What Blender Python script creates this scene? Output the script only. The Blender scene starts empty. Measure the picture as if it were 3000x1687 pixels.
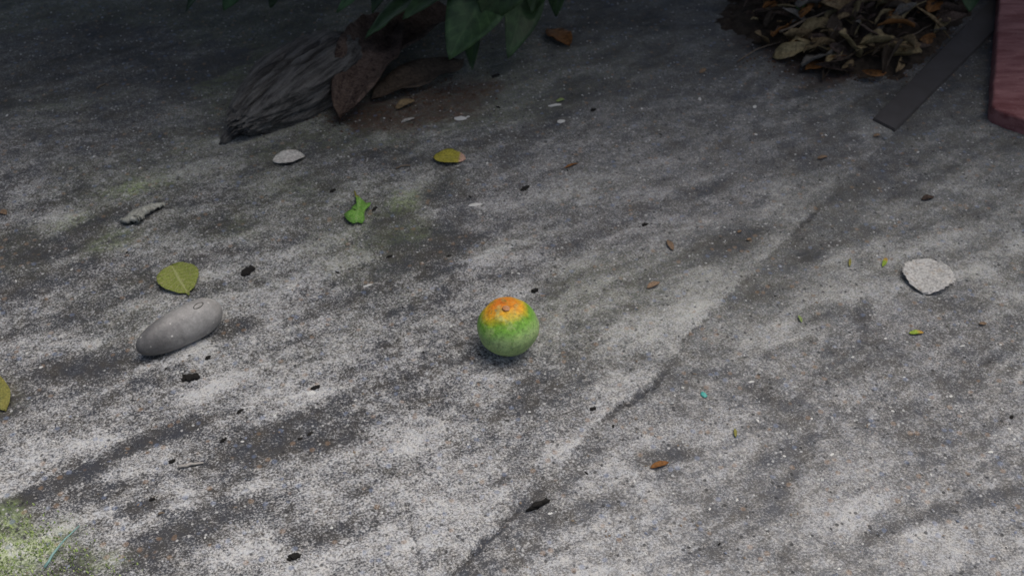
import bpy, bmesh, math, random
import numpy as np
from mathutils import Vector, Matrix, noise as mnoise

# ------------------------------------------------------------------ camera
CAM_H, PITCH, HFOV = 0.80, math.radians(42), math.radians(50)
sc = bpy.context.scene
col = sc.collection
cd = bpy.data.cameras.new('camera'); cam = bpy.data.objects.new('camera', cd); col.objects.link(cam)
cam.location = (0, 0, CAM_H); cam.rotation_euler = (math.pi/2 - PITCH, 0, 0)
cd.sensor_width = 36; cd.lens = 18/math.tan(HFOV/2); cd.clip_start = 0.02; cd.clip_end = 800
cd.dof.use_dof = True; cd.dof.focus_distance = 0.98; cd.dof.aperture_fstop = 10.0
sc.camera = cam
# ------------------------------------------------------------------ sky, sun, exposure
SUN_EL, SUN_AZ = math.radians(72), math.radians(62)      # azimuth from +Y towards +X
w = bpy.data.worlds.new('World'); sc.world = w; w.use_nodes = True
nt = w.node_tree; bg = nt.nodes['Background']
sky = nt.nodes.new('ShaderNodeTexSky'); sky.sky_type = 'NISHITA'; sky.sun_disc = False
sky.sun_elevation = SUN_EL; sky.sun_rotation = SUN_AZ; sky.air_density = 1.0; sky.dust_density = 5.0; sky.ozone_density = 0.3
nt.links.new(sky.outputs[0], bg.inputs[0]); bg.inputs[1].default_value = 0.055
sd = bpy.data.lights.new('sun', 'SUN'); sun = bpy.data.objects.new('sun', sd); col.objects.link(sun)
sd.energy = 1.5; sd.angle = math.radians(48); sd.color = (1.0, 0.97, 0.935)
sun.location = (1, 1, 4)
dirv = Vector((math.sin(SUN_AZ)*math.cos(SUN_EL), math.cos(SUN_AZ)*math.cos(SUN_EL), math.sin(SUN_EL)))
sun.rotation_euler = dirv.to_track_quat('Z', 'Y').to_euler()
vs = sc.view_settings
vs.view_transform = 'Standard'; vs.look = 'None'; vs.gamma = 1; vs.use_curve_mapping = False; vs.exposure = 0.90

# ------------------------------------------------------------------ helpers
rnd = random.Random(11)
rng = np.random.default_rng(5)
TF = math.tan(HFOV/2)
def at(px, py, z=0.0):
    """point at height z seen at photo pixel (3000 x 1687)"""
    u = (px-1500)/1500*TF; v = (843.5-py)/1500*TF
    a = math.pi/2-PITCH
    d = Vector((u, v*math.cos(a)+math.sin(a), v*math.sin(a)-math.cos(a)))
    return Vector((0, 0, CAM_H)) + d*((z-CAM_H)/d.z)
def mpp(px, py): return (at(px+10, py)-at(px, py)).length/10
def tag(o, label=None, cat=None, group=None, kind=None):
    if label: o['label'] = label
    if cat: o['category'] = cat
    if group: o['group'] = group
    if kind: o['kind'] = kind
    return o
def link(name, me, mat=None, parent=None, M=None):
    o = bpy.data.objects.new(name, me); col.objects.link(o)
    if mat and me and not me.materials: me.materials.append(mat)
    if parent is not None: o.parent = parent
    if M is not None: o.matrix_local = M
    return o
def empty(name, loc): 
    o = bpy.data.objects.new(name, None); col.objects.link(o); o.location = loc; o.empty_display_size = .05
    return o
def smooth(me):
    me.polygons.foreach_set('use_smooth', [True]*len(me.polygons)); return me

# lattice noise in numpy
def vnoise(x, y, seed):
    r = np.random.default_rng(seed); T = r.random((256, 256))
    xi = np.floor(x).astype(int); yi = np.floor(y).astype(int); fx = x-xi; fy = y-yi
    fx = fx*fx*fx*(fx*(fx*6-15)+10); fy = fy*fy*fy*(fy*(fy*6-15)+10)
    a = T[xi & 255, yi & 255]; b = T[(xi+1) & 255, yi & 255]; c = T[xi & 255, (yi+1) & 255]; d = T[(xi+1) & 255, (yi+1) & 255]
    return (a*(1-fx)+b*fx)*(1-fy)+(c*(1-fx)+d*fx)*fy*1.0
def fbm(x, y, s, seed, oct=4, gain=.5):
    o = np.zeros_like(x); A = 1; tot = 0
    for k in range(oct):
        ca, sa = math.cos(k*1.1+seed), math.sin(k*1.1+seed)
        o += A*vnoise((x*ca-y*sa)*s+17.3*k+90, (x*sa+y*ca)*s+7.7*k+90, seed*31+k); tot += A; A *= gain; s *= 2.03
    return o/tot*2-1
def sst(a, b, v):
    t = np.clip((v-a)/(b-a), 0, 1); return t*t*(3-2*t)

# node helper
class NT:
    def __init__(s, name):
        s.m = bpy.data.materials.new(name); s.m.use_nodes = True; s.t = s.m.node_tree
        s.b = s.t.nodes['Principled BSDF']; s.out = s.t.nodes['Material Output']
    def n(s, typ, **kw):
        nd = s.t.nodes.new('ShaderNode'+typ)
        for k, v in kw.items(): setattr(nd, k, v)
        return nd
    def l(s, a, b): s.t.links.new(a, b)
    def put(s, sock, v):
        if isinstance(v, bpy.types.NodeSocket): s.l(v, sock)
        elif isinstance(v, (tuple, list)) and len(v) == 3 and sock.type == 'RGBA': sock.default_value = (*v, 1)
        else: sock.default_value = v
    def math(s, op, a, b=0.0, c=None, clamp=False):
        nd = s.n('Math', operation=op); nd.use_clamp = clamp
        s.put(nd.inputs[0], a); s.put(nd.inputs[1], b)
        if c is not None: s.put(nd.inputs[2], c)
        return nd.outputs[0]
    def rng(s, v, a, b, c=0.0, d=1.0, sm=False):
        nd = s.n('MapRange'); nd.clamp = True
        if sm: nd.interpolation_type = 'SMOOTHSTEP'
        s.put(nd.inputs[0], v)
        for i, q in enumerate((a, b, c, d)): s.put(nd.inputs[i+1], q)
        return nd.outputs[0]
    def mix(s, f, a, b, blend='MIX'):
        nd = s.n('Mix', data_type='RGBA', blend_type=blend)
        s.put(nd.inputs[0], f); s.put(nd.inputs[6], a); s.put(nd.inputs[7], b)
        return nd.outputs[2]
    def attr(s, name): return s.n('Attribute', attribute_name=name).outputs['Fac']
    def noise(s, vec, scale, detail=3, rough=.55, dist=0):
        nd = s.n('TexNoise'); s.put(nd.inputs['Scale'], scale); nd.inputs['Detail'].default_value = detail
        nd.inputs['Roughness'].default_value = rough; nd.inputs['Distortion'].default_value = dist
        if vec is not None: s.l(vec, nd.inputs['Vector'])
        return nd.outputs['Fac']
    def vor(s, vec, scale):
        nd = s.n('TexVoronoi'); nd.inputs['Scale'].default_value = scale
        if vec is not None: s.l(vec, nd.inputs['Vector'])
        return nd.outputs['Distance'], nd.outputs['Color']
    def obj(s): return s.n('TexCoord').outputs['Object']
    def geo(s): return s.n('NewGeometry').outputs['Position']
    def scalec(s, c, f):
        nd = s.n('VectorMath', operation='SCALE'); s.put(nd.inputs[0], c); s.put(nd.inputs['Scale'], f); return nd.outputs[0]
    def bump(s, h, strength, dist):
        nd = s.n('Bump'); nd.inputs['Strength'].default_value = strength; nd.inputs['Distance'].default_value = dist
        s.l(h, nd.inputs['Height']); s.l(nd.outputs[0], s.b.inputs['Normal'])
    def fin(s, color, rough=.8, spec=.3):
        s.put(s.b.inputs['Base Color'], color); s.put(s.b.inputs['Roughness'], rough); s.b.inputs['Specular IOR Level'].default_value = spec
        return s.m

# ------------------------------------------------------------------ ground
JOINT = [(1334,1676),(1388,1614),(1466,1544),(1524,1486),(1621,1389),(1699,1303),(1737,1268),(1800,1203),(1920,1125),(2008,993),
         (2097,907),(2178,826),(2240,760),(2342,663),(2439,566),(2640,369),(2776,233),(2932,74)]
jw = [at(*p) for p in JOINT]
jw = [jw[0]+(jw[0]-jw[2])*4] + jw + [jw[-1]+(jw[-1]-jw[-4])*6]
def polyline_dist(X, Y, pts):
    """distance, signed side and arc position to a polyline"""
    D = np.full(X.shape, 9.0); S = np.zeros(X.shape); A = np.zeros(X.shape); acc = 0
    for a, b in zip(pts[:-1], pts[1:]):
        dx, dy = b.x-a.x, b.y-a.y; L2 = dx*dx+dy*dy; L = math.sqrt(L2)
        t = np.clip(((X-a.x)*dx+(Y-a.y)*dy)/L2, 0, 1)
        qx, qy = X-(a.x+t*dx), Y-(a.y+t*dy); d = np.hypot(qx, qy); m = d < D
        D = np.where(m, d, D); S = np.where(m, dx*qy-dy*qx, S); A = np.where(m, acc+t*L, A); acc += L
    return D, np.sign(S), A
def ground_fields(X, Y):
    # streaks run along this direction on the slab
    a = math.radians(27); U = X*math.cos(a)+Y*math.sin(a); V = -X*math.sin(a)+Y*math.cos(a)
    wx = fbm(X, Y, 9, 3, 3)*.03; wy = fbm(X, Y, 9, 4, 3)*.03
    st = fbm(U*.42+wx, V+wy, 15, 6, 5, .62)
    st2 = fbm(U*.34+wx*.5, V+wy*.5, 44, 7, 4, .65)
    iso = fbm(X+.4*wx, Y+.4*wy, 26, 27, 5, .68)
    st3 = fbm(U*.4+wx, V+wy, 5.5, 23, 4, .5)
    blot = fbm(X+wx, Y+wy, 7, 9, 5, .55)
    amp = .80+.20*np.maximum(sst(.30, -.25, X), sst(.85, 1.15, Y))
    tone = 0.205 + amp*(.105*st + .125*st2 + .085*iso + .055*blot + .045*st3)
    # cleaner towards the open side; algae and painted-in back shade darken the planting side
    clean_lit = sst(1.62, .60, Y + .10*blot - .06*X)
    tone *= .50 + .76*clean_lit
    grain = (.85 + .40*clean_lit - .2*st3)*(.60+.40*sst(.28, -.22, X))
    moss = np.clip(.85*sst(-.35, .35, fbm(X+wx, Y+wy, 3.4, 12, 4)+.3*st)*sst(.68, .98, Y)+.30*sst(1.0, 1.4, Y), 0, .62)*(.35+.65*sst(.35, -.05, X))
    rust = np.zeros_like(X)
    j, side, arc = polyline_dist(X+wx*.08+.0035*st2+.005*fbm(X, Y, 150, 33, 3, .7), Y+wy*.08+.005*fbm(X, Y, 150, 35, 3, .7), jw)
    # blobs: px, py, rx, ry, tilt in degrees, tone factor, moss add, soil add
    BL = [(95,745,95,60,-20,.38,.1,0),(60,680,80,30,-20,.7,.1,0),(1240,715,125,60,-20,.46,.1,0),(1330,745,95,40,-25,.52,.1,0),
          (1100,640,110,40,-15,.8,0,0),(2160,695,160,42,-15,.52,0,0),(2480,690,110,35,-15,.66,0,0),(2530,930,28,75,5,.58,0,0),
          (2560,980,40,40,0,.75,0,0),(130,1440,190,26,-27,.42,0,0),(330,1340,130,22,-27,.42,0,0),(500,1265,140,26,-22,.48,0,0),
          (30,1480,80,20,-30,.5,0,0),(480,1575,170,38,-10,.55,0,0),(430,1480,70,22,-20,.6,0,0),(660,1430,110,20,-22,.66,0,0),
          (760,1290,150,38,-22,.6,0,0),(650,1500,150,28,-16,.62,0,0),
          (250,1055,150,40,-12,.50,0,0),(420,1058,130,20,-14,.5,0,0),(690,960,70,22,-30,.6,0,0),(170,1100,120,26,-14,.7,0,0),(400,1130,190,18,-24,.56,0,0),(980,900,100,30,-10,.66,0,0),  # blobs round the long stone: staining plus its painted contact shade
          (1050,1080,140,26,-20,.7,0,0),(900,1040,110,24,-20,.75,0,0),(1930,1330,85,30,-8,.56,0,0),(2000,1330,70,24,-12,.66,0,0),
          (2740,1500,110,24,-20,.60,0,0),(2900,1450,110,22,-22,.64,0,0),(2560,1570,90,26,-15,.72,0,0),(2640,1390,120,30,-20,.82,0,0),
          (2320,1010,110,20,-20,.72,0,0),(2350,1330,140,30,-15,.84,0,0),(1420,1300,90,30,-15,.74,0,0),(1230,1400,140,60,-20,.82,0,0),
          (700,660,120,24,-20,.78,0,0),(420,420,110,26,-18,.75,.1,0),(640,210,160,50,-20,.72,.1,0),(120,210,150,30,-15,.75,0,0),
          (830,340,230,26,-12,.6,0,0),(2500,560,190,30,-14,.74,0,0),(2800,640,120,30,-14,.72,0,0),(2950,770,60,30,-20,.7,0,0),  # long blob at the wood's front foot: its shadow painted in
          (1750,690,110,22,-20,.8,0,0),(1050,1440,90,22,-20,.7,0,0),(900,1560,100,24,-15,.72,0,0),(600,850,90,20,-15,.78,0,0),
          (340,1250,170,36,-22,1.42,0,0),(640,1130,150,30,-22,1.38,0,0),(260,1370,90,24,-25,1.3,0,0),(100,1160,100,26,-18,1.2,0,0),
          (930,1010,100,22,-15,1.25,0,0),(960,1130,130,28,-18,1.2,0,0),(1430,730,90,24,-15,1.25,.1,0),(1560,690,130,36,-20,1.16,.2,0),
          (2080,800,90,30,-25,1.12,0,0),(2050,900,70,30,-35,1.15,0,0),(2300,960,150,24,-18,1.18,0,0),(1940,1160,70,24,-35,1.15,0,0),
          (2880,1590,160,80,-20,1.22,0,0),(2960,1270,80,40,-20,1.2,0,0),(900,1480,110,30,-20,1.22,0,0),(760,1620,110,30,-10,1.2,0,0),
          (340,1400,110,24,-20,1.2,0,0),(520,1420,90,18,-22,1.18,0,0),(2700,1560,100,24,-20,1.15,0,0),
          (1000,480,70,26,-10,1.15,0,0),(1560,390,60,16,-10,1.35,0,0),(2300,310,60,16,-15,1.3,0,0),(2210,380,60,16,-30,1.25,0,0),
          (330,700,120,40,-15,1.1,.5,0),(220,650,120,30,-10,1.15,.4,0),(420,560,160,40,-10,1.0,.4,0),(1700,560,180,60,-15,1.05,.15,0),
          (1250,560,150,40,-15,.9,.35,0),(70,1610,170,80,-15,1.0,1.0,0),(30,1510,60,50,-40,1.0,.9,0),(290,1640,90,40,-10,1.0,.7,0),
          (15,1160,60,60,0,.9,.6,.3),
          (1180,350,150,44,-8,.9,0,1.0),(1270,280,150,50,-10,.85,0,1.0),(1350,330,90,30,-8,.95,0,.7),(1050,330,90,40,-10,.7,0,1.0),(1400,270,70,26,-10,.9,0,.6),
          (2480,180,190,60,-10,.5,0,.9),(2350,110,170,60,0,.5,0,.9),(2600,90,160,70,-30,.5,0,.9),(2500,205,60,14,-5,.3,0,.3)]
    ew = fbm(X, Y, 26, 21, 4, .6)*.34 + st2*.25
    for px, py, rx, ry, ang, k, mo, so in BL:
        c = at(px, py); t = math.radians(ang); cx, sx = math.cos(t), math.sin(t)
        A = at(px+rx*cx, py+rx*sx)-c; B = at(px-ry*sx, py+ry*cx)-c
        det = A.x*B.y-A.y*B.x; dx, dy = X-c.x, Y-c.y
        p = (dx*B.y-dy*B.x)/det; q = (A.x*dy-A.y*dx)/det
        f = sst(1.45, .35, np.hypot(p, q)+ew)
        tone *= 1+(k-1)*f; moss = np.clip(moss+mo*f, 0, 1); rust = np.clip(rust+so*f, 0, 1)
    # joint between the two pours: open groove in places, filled with grit elsewhere
    op = .03+.75*sst(.0, .5, fbm(arc*1.0, arc*0+3, 9, 14, 3))
    for px, py, rad, k_ in ((1860,1165,.035,1.),(1935,1110,.03,.8),(2360,645,.035,1.),(2040,960,.03,.6),(2180,820,.03,.4),(1480,1530,.05,.55)):
        c = at(px, py); op = np.clip(op+k_*np.exp(-((X-c.x)**2+(Y-c.y)**2)/rad**2), 0, 1.1)
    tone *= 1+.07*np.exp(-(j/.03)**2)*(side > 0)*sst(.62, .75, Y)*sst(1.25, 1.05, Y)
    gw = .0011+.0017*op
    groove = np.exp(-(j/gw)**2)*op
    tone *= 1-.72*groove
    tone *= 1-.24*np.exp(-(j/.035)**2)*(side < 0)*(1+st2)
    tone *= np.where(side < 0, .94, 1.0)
    # hairline crack at the front
    ck = [at(1190,1470), at(1205,1540), at(1216,1600), at(1230,1690), at(1236,1800)]
    cj, _, _ = polyline_dist(X+wx*.2, Y, ck)
    crack = np.exp(-(cj/.0018)**2)*.55*sst(.74, .66, Y)
    tone *= 1-.6*crack
    ck2 = [at(1860,1500), at(1760,1540), at(1640,1610), at(1560,1680)]
    cj2, _, _ = polyline_dist(X+wx*.2, Y+wy*.2, ck2)
    crack2 = np.exp(-(cj2/.0022)**2)*.4
    tone *= 1-.5*crack2
    H = .0022*blot + .0012*st + .0010*st2 + .0006*fbm(X, Y, 130, 17, 3, .7)
    H += -.0045*groove - .003*crack - .002*crack2 - .0022*sst(0, .006, np.where(side < 0, j, 0))
    return np.clip(tone, .03, .6), moss, rust, np.clip(grain, .25, 1.5), H
def build_ground():
    st = .0023; xs = np.arange(-.98, .98+1e-9, st); ys = np.arange(.44, 1.92, st)
    X, Y = np.meshgrid(xs, ys); ny, nx = X.shape
    tone, moss, rust, grain, H = ground_fields(X, Y)
    edge = np.minimum(np.minimum(X-xs[0], xs[-1]-X), np.minimum(Y-ys[0], ys[-1]-Y)); H = H*sst(0, .03, edge)
    V = np.stack([X, Y, H], -1).reshape(-1, 3)
    i = (np.arange(ny-1)[:, None]*nx+np.arange(nx-1)[None]).ravel()
    F = np.stack([i, i+1, i+nx+1, i+nx], -1)
    # coarse surround out to the horizon, sharing no overlap with the fine patch
    R = [1.6, 3, 8, 30, 120, 500]
    bx0, bx1, by0, by1 = xs[0], xs[-1], ys[0], ys[-1]
    base = len(V); rings = [[(bx0,by0),(bx1,by0),(bx1,by1),(bx0,by1)]]
    for r in R: rings.append([(-r, 1.18-r), (r, 1.18-r), (r, 1.18+r), (-r, 1.18+r)])
    EV = []; EF = []
    for r in rings: EV += [(p[0], p[1], 0) for p in r]
    for k in range(len(rings)-1):
        for c in range(4):
            d = (c+1) % 4; EF.append((base+k*4+c, base+(k+1)*4+c, base+(k+1)*4+d, base+k*4+d))
    EVa = np.array(EV); V = np.vstack([V, EVa]); F = np.vstack([F, np.array(EF)])
    me = bpy.data.meshes.new('ground'); me.vertices.add(len(V)); me.vertices.foreach_set('co', V.astype(np.float32).ravel())
    me.loops.add(F.size); me.loops.foreach_set('vertex_index', F.astype(np.int32).ravel())
    me.polygons.add(len(F)); me.polygons.foreach_set('loop_start', np.arange(0, F.size, 4, dtype=np.int32))
    me.polygons.foreach_set('use_smooth', np.ones(len(F), bool)); me.update(calc_edges=True)
    ne = len(EV)
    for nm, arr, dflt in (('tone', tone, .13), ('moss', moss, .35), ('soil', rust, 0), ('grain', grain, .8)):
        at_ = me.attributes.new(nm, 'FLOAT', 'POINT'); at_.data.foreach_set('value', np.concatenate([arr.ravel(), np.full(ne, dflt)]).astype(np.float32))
    return me
def ground_mat():
    s = NT('weathered_concrete'); P = s.geo()
    tone, moss, soil, grain = (s.attr(q) for q in ('tone', 'moss', 'soil', 'grain'))
    mp = s.n('Mapping'); mp.inputs['Rotation'].default_value = (0, 0, -math.radians(27)); mp.inputs['Scale'].default_value = (.85, 1, 1); s.l(P, mp.inputs[0]); Q = mp.outputs[0]
    n1 = s.noise(Q, 520, 4, .80); n2 = s.noise(Q, 120, 3, .6); n3 = s.noise(P, 900, 1, .5); nh = s.noise(P, 45, 3)
    fr = s.rng(tone, .045, .50, 0, 1)
    F = s.math('ADD', s.math('MULTIPLY', n1, .78), s.math('MULTIPLY', n2, .22))
    T = s.math('MULTIPLY_ADD', fr, -.30, .65)
    lf = s.rng(F, s.math('SUBTRACT', T, .085), s.math('ADD', T, .085))
    lf = s.math('MULTIPLY_ADD', s.math('SUBTRACT', lf, fr), s.math('MULTIPLY', grain, .86, clamp=True), fr)
    h3 = s.rng(nh, .36, .64); h4 = s.rng(s.noise(P, 170, 2, .6), .36, .64)
    dk = s.mix(h3, (.044, .047, .056), (.058, .054, .050)); lt_ = s.mix(h4, (.470, .478, .490), (.510, .498, .475))
    c = s.mix(lf, dk, lt_)
    c = s.scalec(c, s.rng(n3, .3, .7, .82, 1.18))
    v = tone
    # algae film and soil staining
    mf = s.math('MULTIPLY', moss, s.rng(s.noise(P, 160, 3, .7), .34, .58))
    c = s.mix(s.math('MULTIPLY', mf, .70), c, s.mix(s.rng(moss, .55, .95), s.scalec((.84, .90, .58), s.math('MULTIPLY', v, 1.0)), s.mix(lf, (.23, .29, .13), (.42, .48, .25))))
    sf = s.math('MULTIPLY', soil, s.rng(s.noise(P, 120, 4, .7), .3, .6))
    c = s.mix(s.math('MULTIPLY', sf, .85), c, s.mix(lf, (.066, .038, .027), (.22, .135, .095)))
    # exposed aggregate: pale grains, dark pits, a few tinted grains
    d, cc = s.vor(P, 210); sp = s.n('SeparateColor'); s.l(cc, sp.inputs[0])
    pale = s.math('MULTIPLY', s.rng(d, .20, .34, 1, 0), s.math('GREATER_THAN', sp.outputs[0], .93))
    c = s.mix(s.math('MULTIPLY', pale, .8), c, (.46, .46, .45))
    pit = s.math('MULTIPLY', s.rng(d, .25, .42, 1, 0), s.math('LESS_THAN', sp.outputs[0], .07))
    c = s.mix(s.math('MULTIPLY', pit, .75), c, (.035, .035, .036))
    d2, c2 = s.vor(P, 150); s2 = s.n('SeparateColor'); s.l(c2, s2.inputs[0])
    tint = s.math('MULTIPLY', s.rng(d2, .3, .5, 1, 0), s.math('GREATER_THAN', s2.outputs[0], .90))
    c = s.mix(s.math('MULTIPLY', tint, .35), c, s.mix(s.math('GREATER_THAN', s2.outputs[1], .45), (.17, .22, .34), (.30, .19, .11)))
    h = s.math('ADD', s.math('MULTIPLY', n1, .7), s.math('ADD', s.math('MULTIPLY', n3, .25), s.math('MULTIPLY', n2, .8)))
    h = s.math('SUBTRACT', h, s.math('MULTIPLY', pit, .6))
    s.bump(h, .75, .0022)
    return s.fin(c, .9, .25)
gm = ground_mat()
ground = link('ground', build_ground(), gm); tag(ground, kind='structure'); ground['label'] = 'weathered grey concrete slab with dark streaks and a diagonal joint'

def gz(x, y):
    X = np.array([[x]]); Y = np.array([[y]]); return float(ground_fields(X, Y)[4][0, 0])
_gx = np.arange(-.98, .98, .02); _gy = np.arange(.44, 1.9, .02)
_GX, _GY = np.meshgrid(_gx, _gy); _GH = ground_fields(_GX, _GY)[4]
def gh(x, y):
    i = int(min(max((x+.98)/.02, 0), len(_gx)-1)); j = int(min(max((y-.44)/.02, 0), len(_gy)-1)); return float(_GH[j, i])

# ------------------------------------------------------------------ leaf builder
def prof_ovate(t): return max(0., math.sin(math.pi*t**.72))**.85*(1-.12*t)
def prof_oval(t): return max(0., math.sin(math.pi*t))**.62
def prof_acum(t): return max(0., math.sin(math.pi*min(1, t/.90)))**.60*(1-.0*t)+.10*max(0, 1-abs(t-.88)/.12)
def prof_lance(t): return max(0., math.sin(math.pi*t**.8))**1.1
def prof_heart(t): return max(0., 1-(max(0, (t-.22)/.78))**1.7)*min(1, (t/.10)**.5) if t < 1 else 0
def leaf_mesh(name, L, W, prof, bend=.1, cup=.1, ruff=.05, thick=.0004, nl=14, nw=6, seed=0, tooth=0., curl=0.):
    """blade along +X from the base, width along Y; W is the full width"""
    top = []; r = random.Random(seed); ox = r.uniform(0, 50)
    for i in range(nl+1):
        t = i/nl; hw = W/2*prof(t)+W*.012
        if tooth: hw *= 1+tooth*(1 if i % 2 else -1)*(0 < i < nl)
        for k in range(nw+1):
            s = k/nw*2-1
            y = s*hw; x = t*L
            z = L*bend*math.sin(math.pi*t)*.6 + cup*W*(s*s)*prof(t)
            z += ruff*W*(mnoise.noise(Vector((ox+t*3.2, s*1.6, 1.3)))+.6*mnoise.noise(Vector((ox+t*8, s*4, 5.3))))*(.3+abs(s))
            if curl:
                a = curl*s*1.0; y = math.sin(a)/max(abs(curl), .01)*hw; z += (1-math.cos(a))/max(abs(curl), .01)*hw
            y += .05*W*mnoise.noise(Vector((ox+9+t*2.5, .5, 3)))
            top.append((x, y, z, t, s))
    n = len(top); V = [p[:3] for p in top]+[(p[0], p[1], p[2]-thick) for p in top]; F = []
    st = nw+1
    for i in range(nl):
        for k in range(nw):
            a = i*st+k; F.append((a, a+st, a+st+1, a+1)); F.append((n+a, n+a+1, n+a+st+1, n+a+st))
        for k in (0, nw):
            a = i*st+k; q = (a, n+a, n+a+st, a+st); F.append(q if k == 0 else q[::-1])
    for i in (0, nl):
        for k in range(nw):
            a = i*st+k; q = (a, a+1, n+a+1, n+a); F.append(q if i == 0 else q[::-1])
    me = bpy.data.meshes.new(name); me.from_pydata(V, [], F); me.validate()
    for nm, q in (('lt', 3), ('ls', 4)):
        A = me.attributes.new(nm, 'FLOAT', 'POINT'); A.data.foreach_set('value', [p[q] for p in top]*2)
    return smooth(me)
def leaf_mat(name, c1, c2, vein, c3=None, rough=.6, spec=.3, nsc=60, vk=.5, trans=0., tip=None):
    s = NT(name); P = s.geo(); t = s.attr('lt'); a = s.math('ABSOLUTE', s.attr('ls'))
    oi = s.n('ObjectInfo').outputs['Random']
    off = s.n('VectorMath', operation='ADD'); s.l(P, off.inputs[0])
    n = s.noise(off.outputs[0], nsc, 4, .65); n2 = s.noise(P, nsc*5, 2, .6)
    c = s.mix(s.rng(n, .35, .65), c1, c2)
    if c3: c = s.mix(s.rng(s.noise(P, nsc*1.7, 3, .7), .56, .66), c, c3)
    if tip: c = s.mix(s.rng(t, tip[1], tip[2]), c, tip[0])
    mid = s.rng(a, .03, .09, 1, 0)
    fr = s.math('FRACT', s.math('MULTIPLY', s.math('SUBTRACT', t, s.math('MULTIPLY', a, .22)), 9.0))
    sv = s.rng(s.math('ABSOLUTE', s.math('SUBTRACT', fr, .5)), .03, .10, .6, 0)
    vm = s.math('MULTIPLY', s.math('MAXIMUM', mid, sv), vk)
    c = s.mix(vm, c, vein)
    c = s.scalec(c, s.rng(n2, .3, .7, .60, 1.40)); c = s.scalec(c, s.math('MULTIPLY_ADD', oi, .35, .82))
    s.bump(s.math('SUBTRACT', n2, s.math('MULTIPLY', vm, 1.2)), .4, .0006)
    return s.fin(c, rough, spec)
def frame(base, tip, up=(0, 0, 1), roll=0., L=1.):
    x = (tip-base); sc_ = x.length/L; x = x.normalized(); u = Vector(up); y = u.cross(x).normalized(); z = x.cross(y)
    M = Matrix((x, y, z)).transposed().to_4x4()
    M = Matrix.Translation(base) @ M @ Matrix.Rotation(roll, 4, 'X') @ Matrix.Scale(sc_, 4)
    return M
def tube_mesh(name, pts, radii, n=7):
    V = []; F = []
    for i, p in enumerate(pts):
        d = (pts[min(i+1, len(pts)-1)]-pts[max(i-1, 0)]).normalized(); a = d.orthogonal().normalized()
        if i and d.dot(dprev) > .3:
            a = (aprev-d*aprev.dot(d)).normalized()
        b = d.cross(a); aprev, dprev = a, d
        for k in range(n):
            q = 2*math.pi*k/n; V.append(p+(a*math.cos(q)+b*math.sin(q))*radii[i])
    for i in range(len(pts)-1):
        for k in range(n): F.append((i*n+k, i*n+(k+1) % n, (i+1)*n+(k+1) % n, (i+1)*n+k))
    F.append(tuple(range(n))[::-1]); F.append(tuple((len(pts)-1)*n+k for k in range(n)))
    me = bpy.data.meshes.new(name); me.from_pydata([tuple(v) for v in V], [], F); return smooth(me)
def plain_mat(name, c1, c2, scale, rough=.8, spec=.3, bump=.3, bd=.001, detail=4):
    s = NT(name); P = s.obj(); n = s.noise(P, scale, detail, .65)
    s.bump(n, bump, bd)
    return s.fin(s.mix(s.rng(n, .32, .68), c1, c2), rough, spec)

# ------------------------------------------------------------------ shrubs at the back (leaves reach into the picture, unseen crowns over the slab added for its shade)
m_green = leaf_mat('dark_green_leaf', (.022, .048, .016), (.036, .070, .025), (.07, .11, .045), rough=.5, spec=.35, nsc=14, vk=.35)
m_green2 = leaf_mat('mid_green_leaf', (.045, .10, .035), (.030, .075, .030), (.08, .14, .06), rough=.5, spec=.35, nsc=14, vk=.35)
m_bark = plain_mat('shrub_bark', (.07, .05, .035), (.14, .11, .08), 40, .9, .2, .6, .004)
def shade_crown_mesh(name, c, r, count, seed, zmin):
    q = random.Random(seed); tmpl = []
    prof = [0, .62, 1, .93, .62, 0]; V = []; F = []; T = []; S = []
    n = 0; tries = 0
    while n < count and tries < count*6:
        tries += 1
        d = Vector((q.gauss(0, 1), q.gauss(0, 1), q.gauss(0, 1))).normalized()*(q.random()**.45)
        p = Vector((c[0]+d.x*r[0], c[1]+d.y*r[1], c[2]+d.z*r[2]))
        if p.z < zmin(p.y): continue
        if mnoise.noise(p*3.1+Vector((seed*3.7, 0, 0))) < -.22: continue
        n += 1
        az = q.uniform(0, 2*math.pi); L = q.uniform(.07, .125); W = L*q.uniform(.5, .68); pit = q.uniform(-.75, .35)
        x = Vector((math.cos(az)*math.cos(pit), math.sin(az)*math.cos(pit), math.sin(pit)))
        up = Vector((q.uniform(-.5, .5), q.uniform(-.5, .5), 1)); y = up.cross(x).normalized(); z = x.cross(y)
        b = len(V)
        for i, w_ in enumerate(prof):
            t = i/5; ben = -.18*L*t*t*2
            for s_ in (-1, 0, 1):
                V.append(p+x*(t*L)+y*(s_*W/2*w_)+z*(ben+.10*W*abs(s_)*w_)); T.append(t); S.append(s_)
        for i in range(5):
            for k in range(2):
                a = b+i*3+k; F.append((a, a+3, a+4, a+1))
    me = bpy.data.meshes.new(name); me.from_pydata([tuple(v) for v in V], [], F)
    for nm, arr in (('lt', T), ('ls', S)):
        A = me.attributes.new(nm, 'FLOAT', 'POINT'); A.data.foreach_set('value', arr)
    return smooth(me)
SHRUBS = [(-.95, 2.15, 'broad leaved shrub with a crown added to shade the back left of the slab'),
          (.02, 2.12, 'shrub with big dark green leaves hanging beside the grey wood chunk'),
          (1.02, 2.15, 'dark green shrub added to shade the litter heap at the back right')]  # right-hand shrub added for its shade over the back
shrub_roots = []
zlim = lambda y: max(.42, .80-.44*y+.16)
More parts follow.
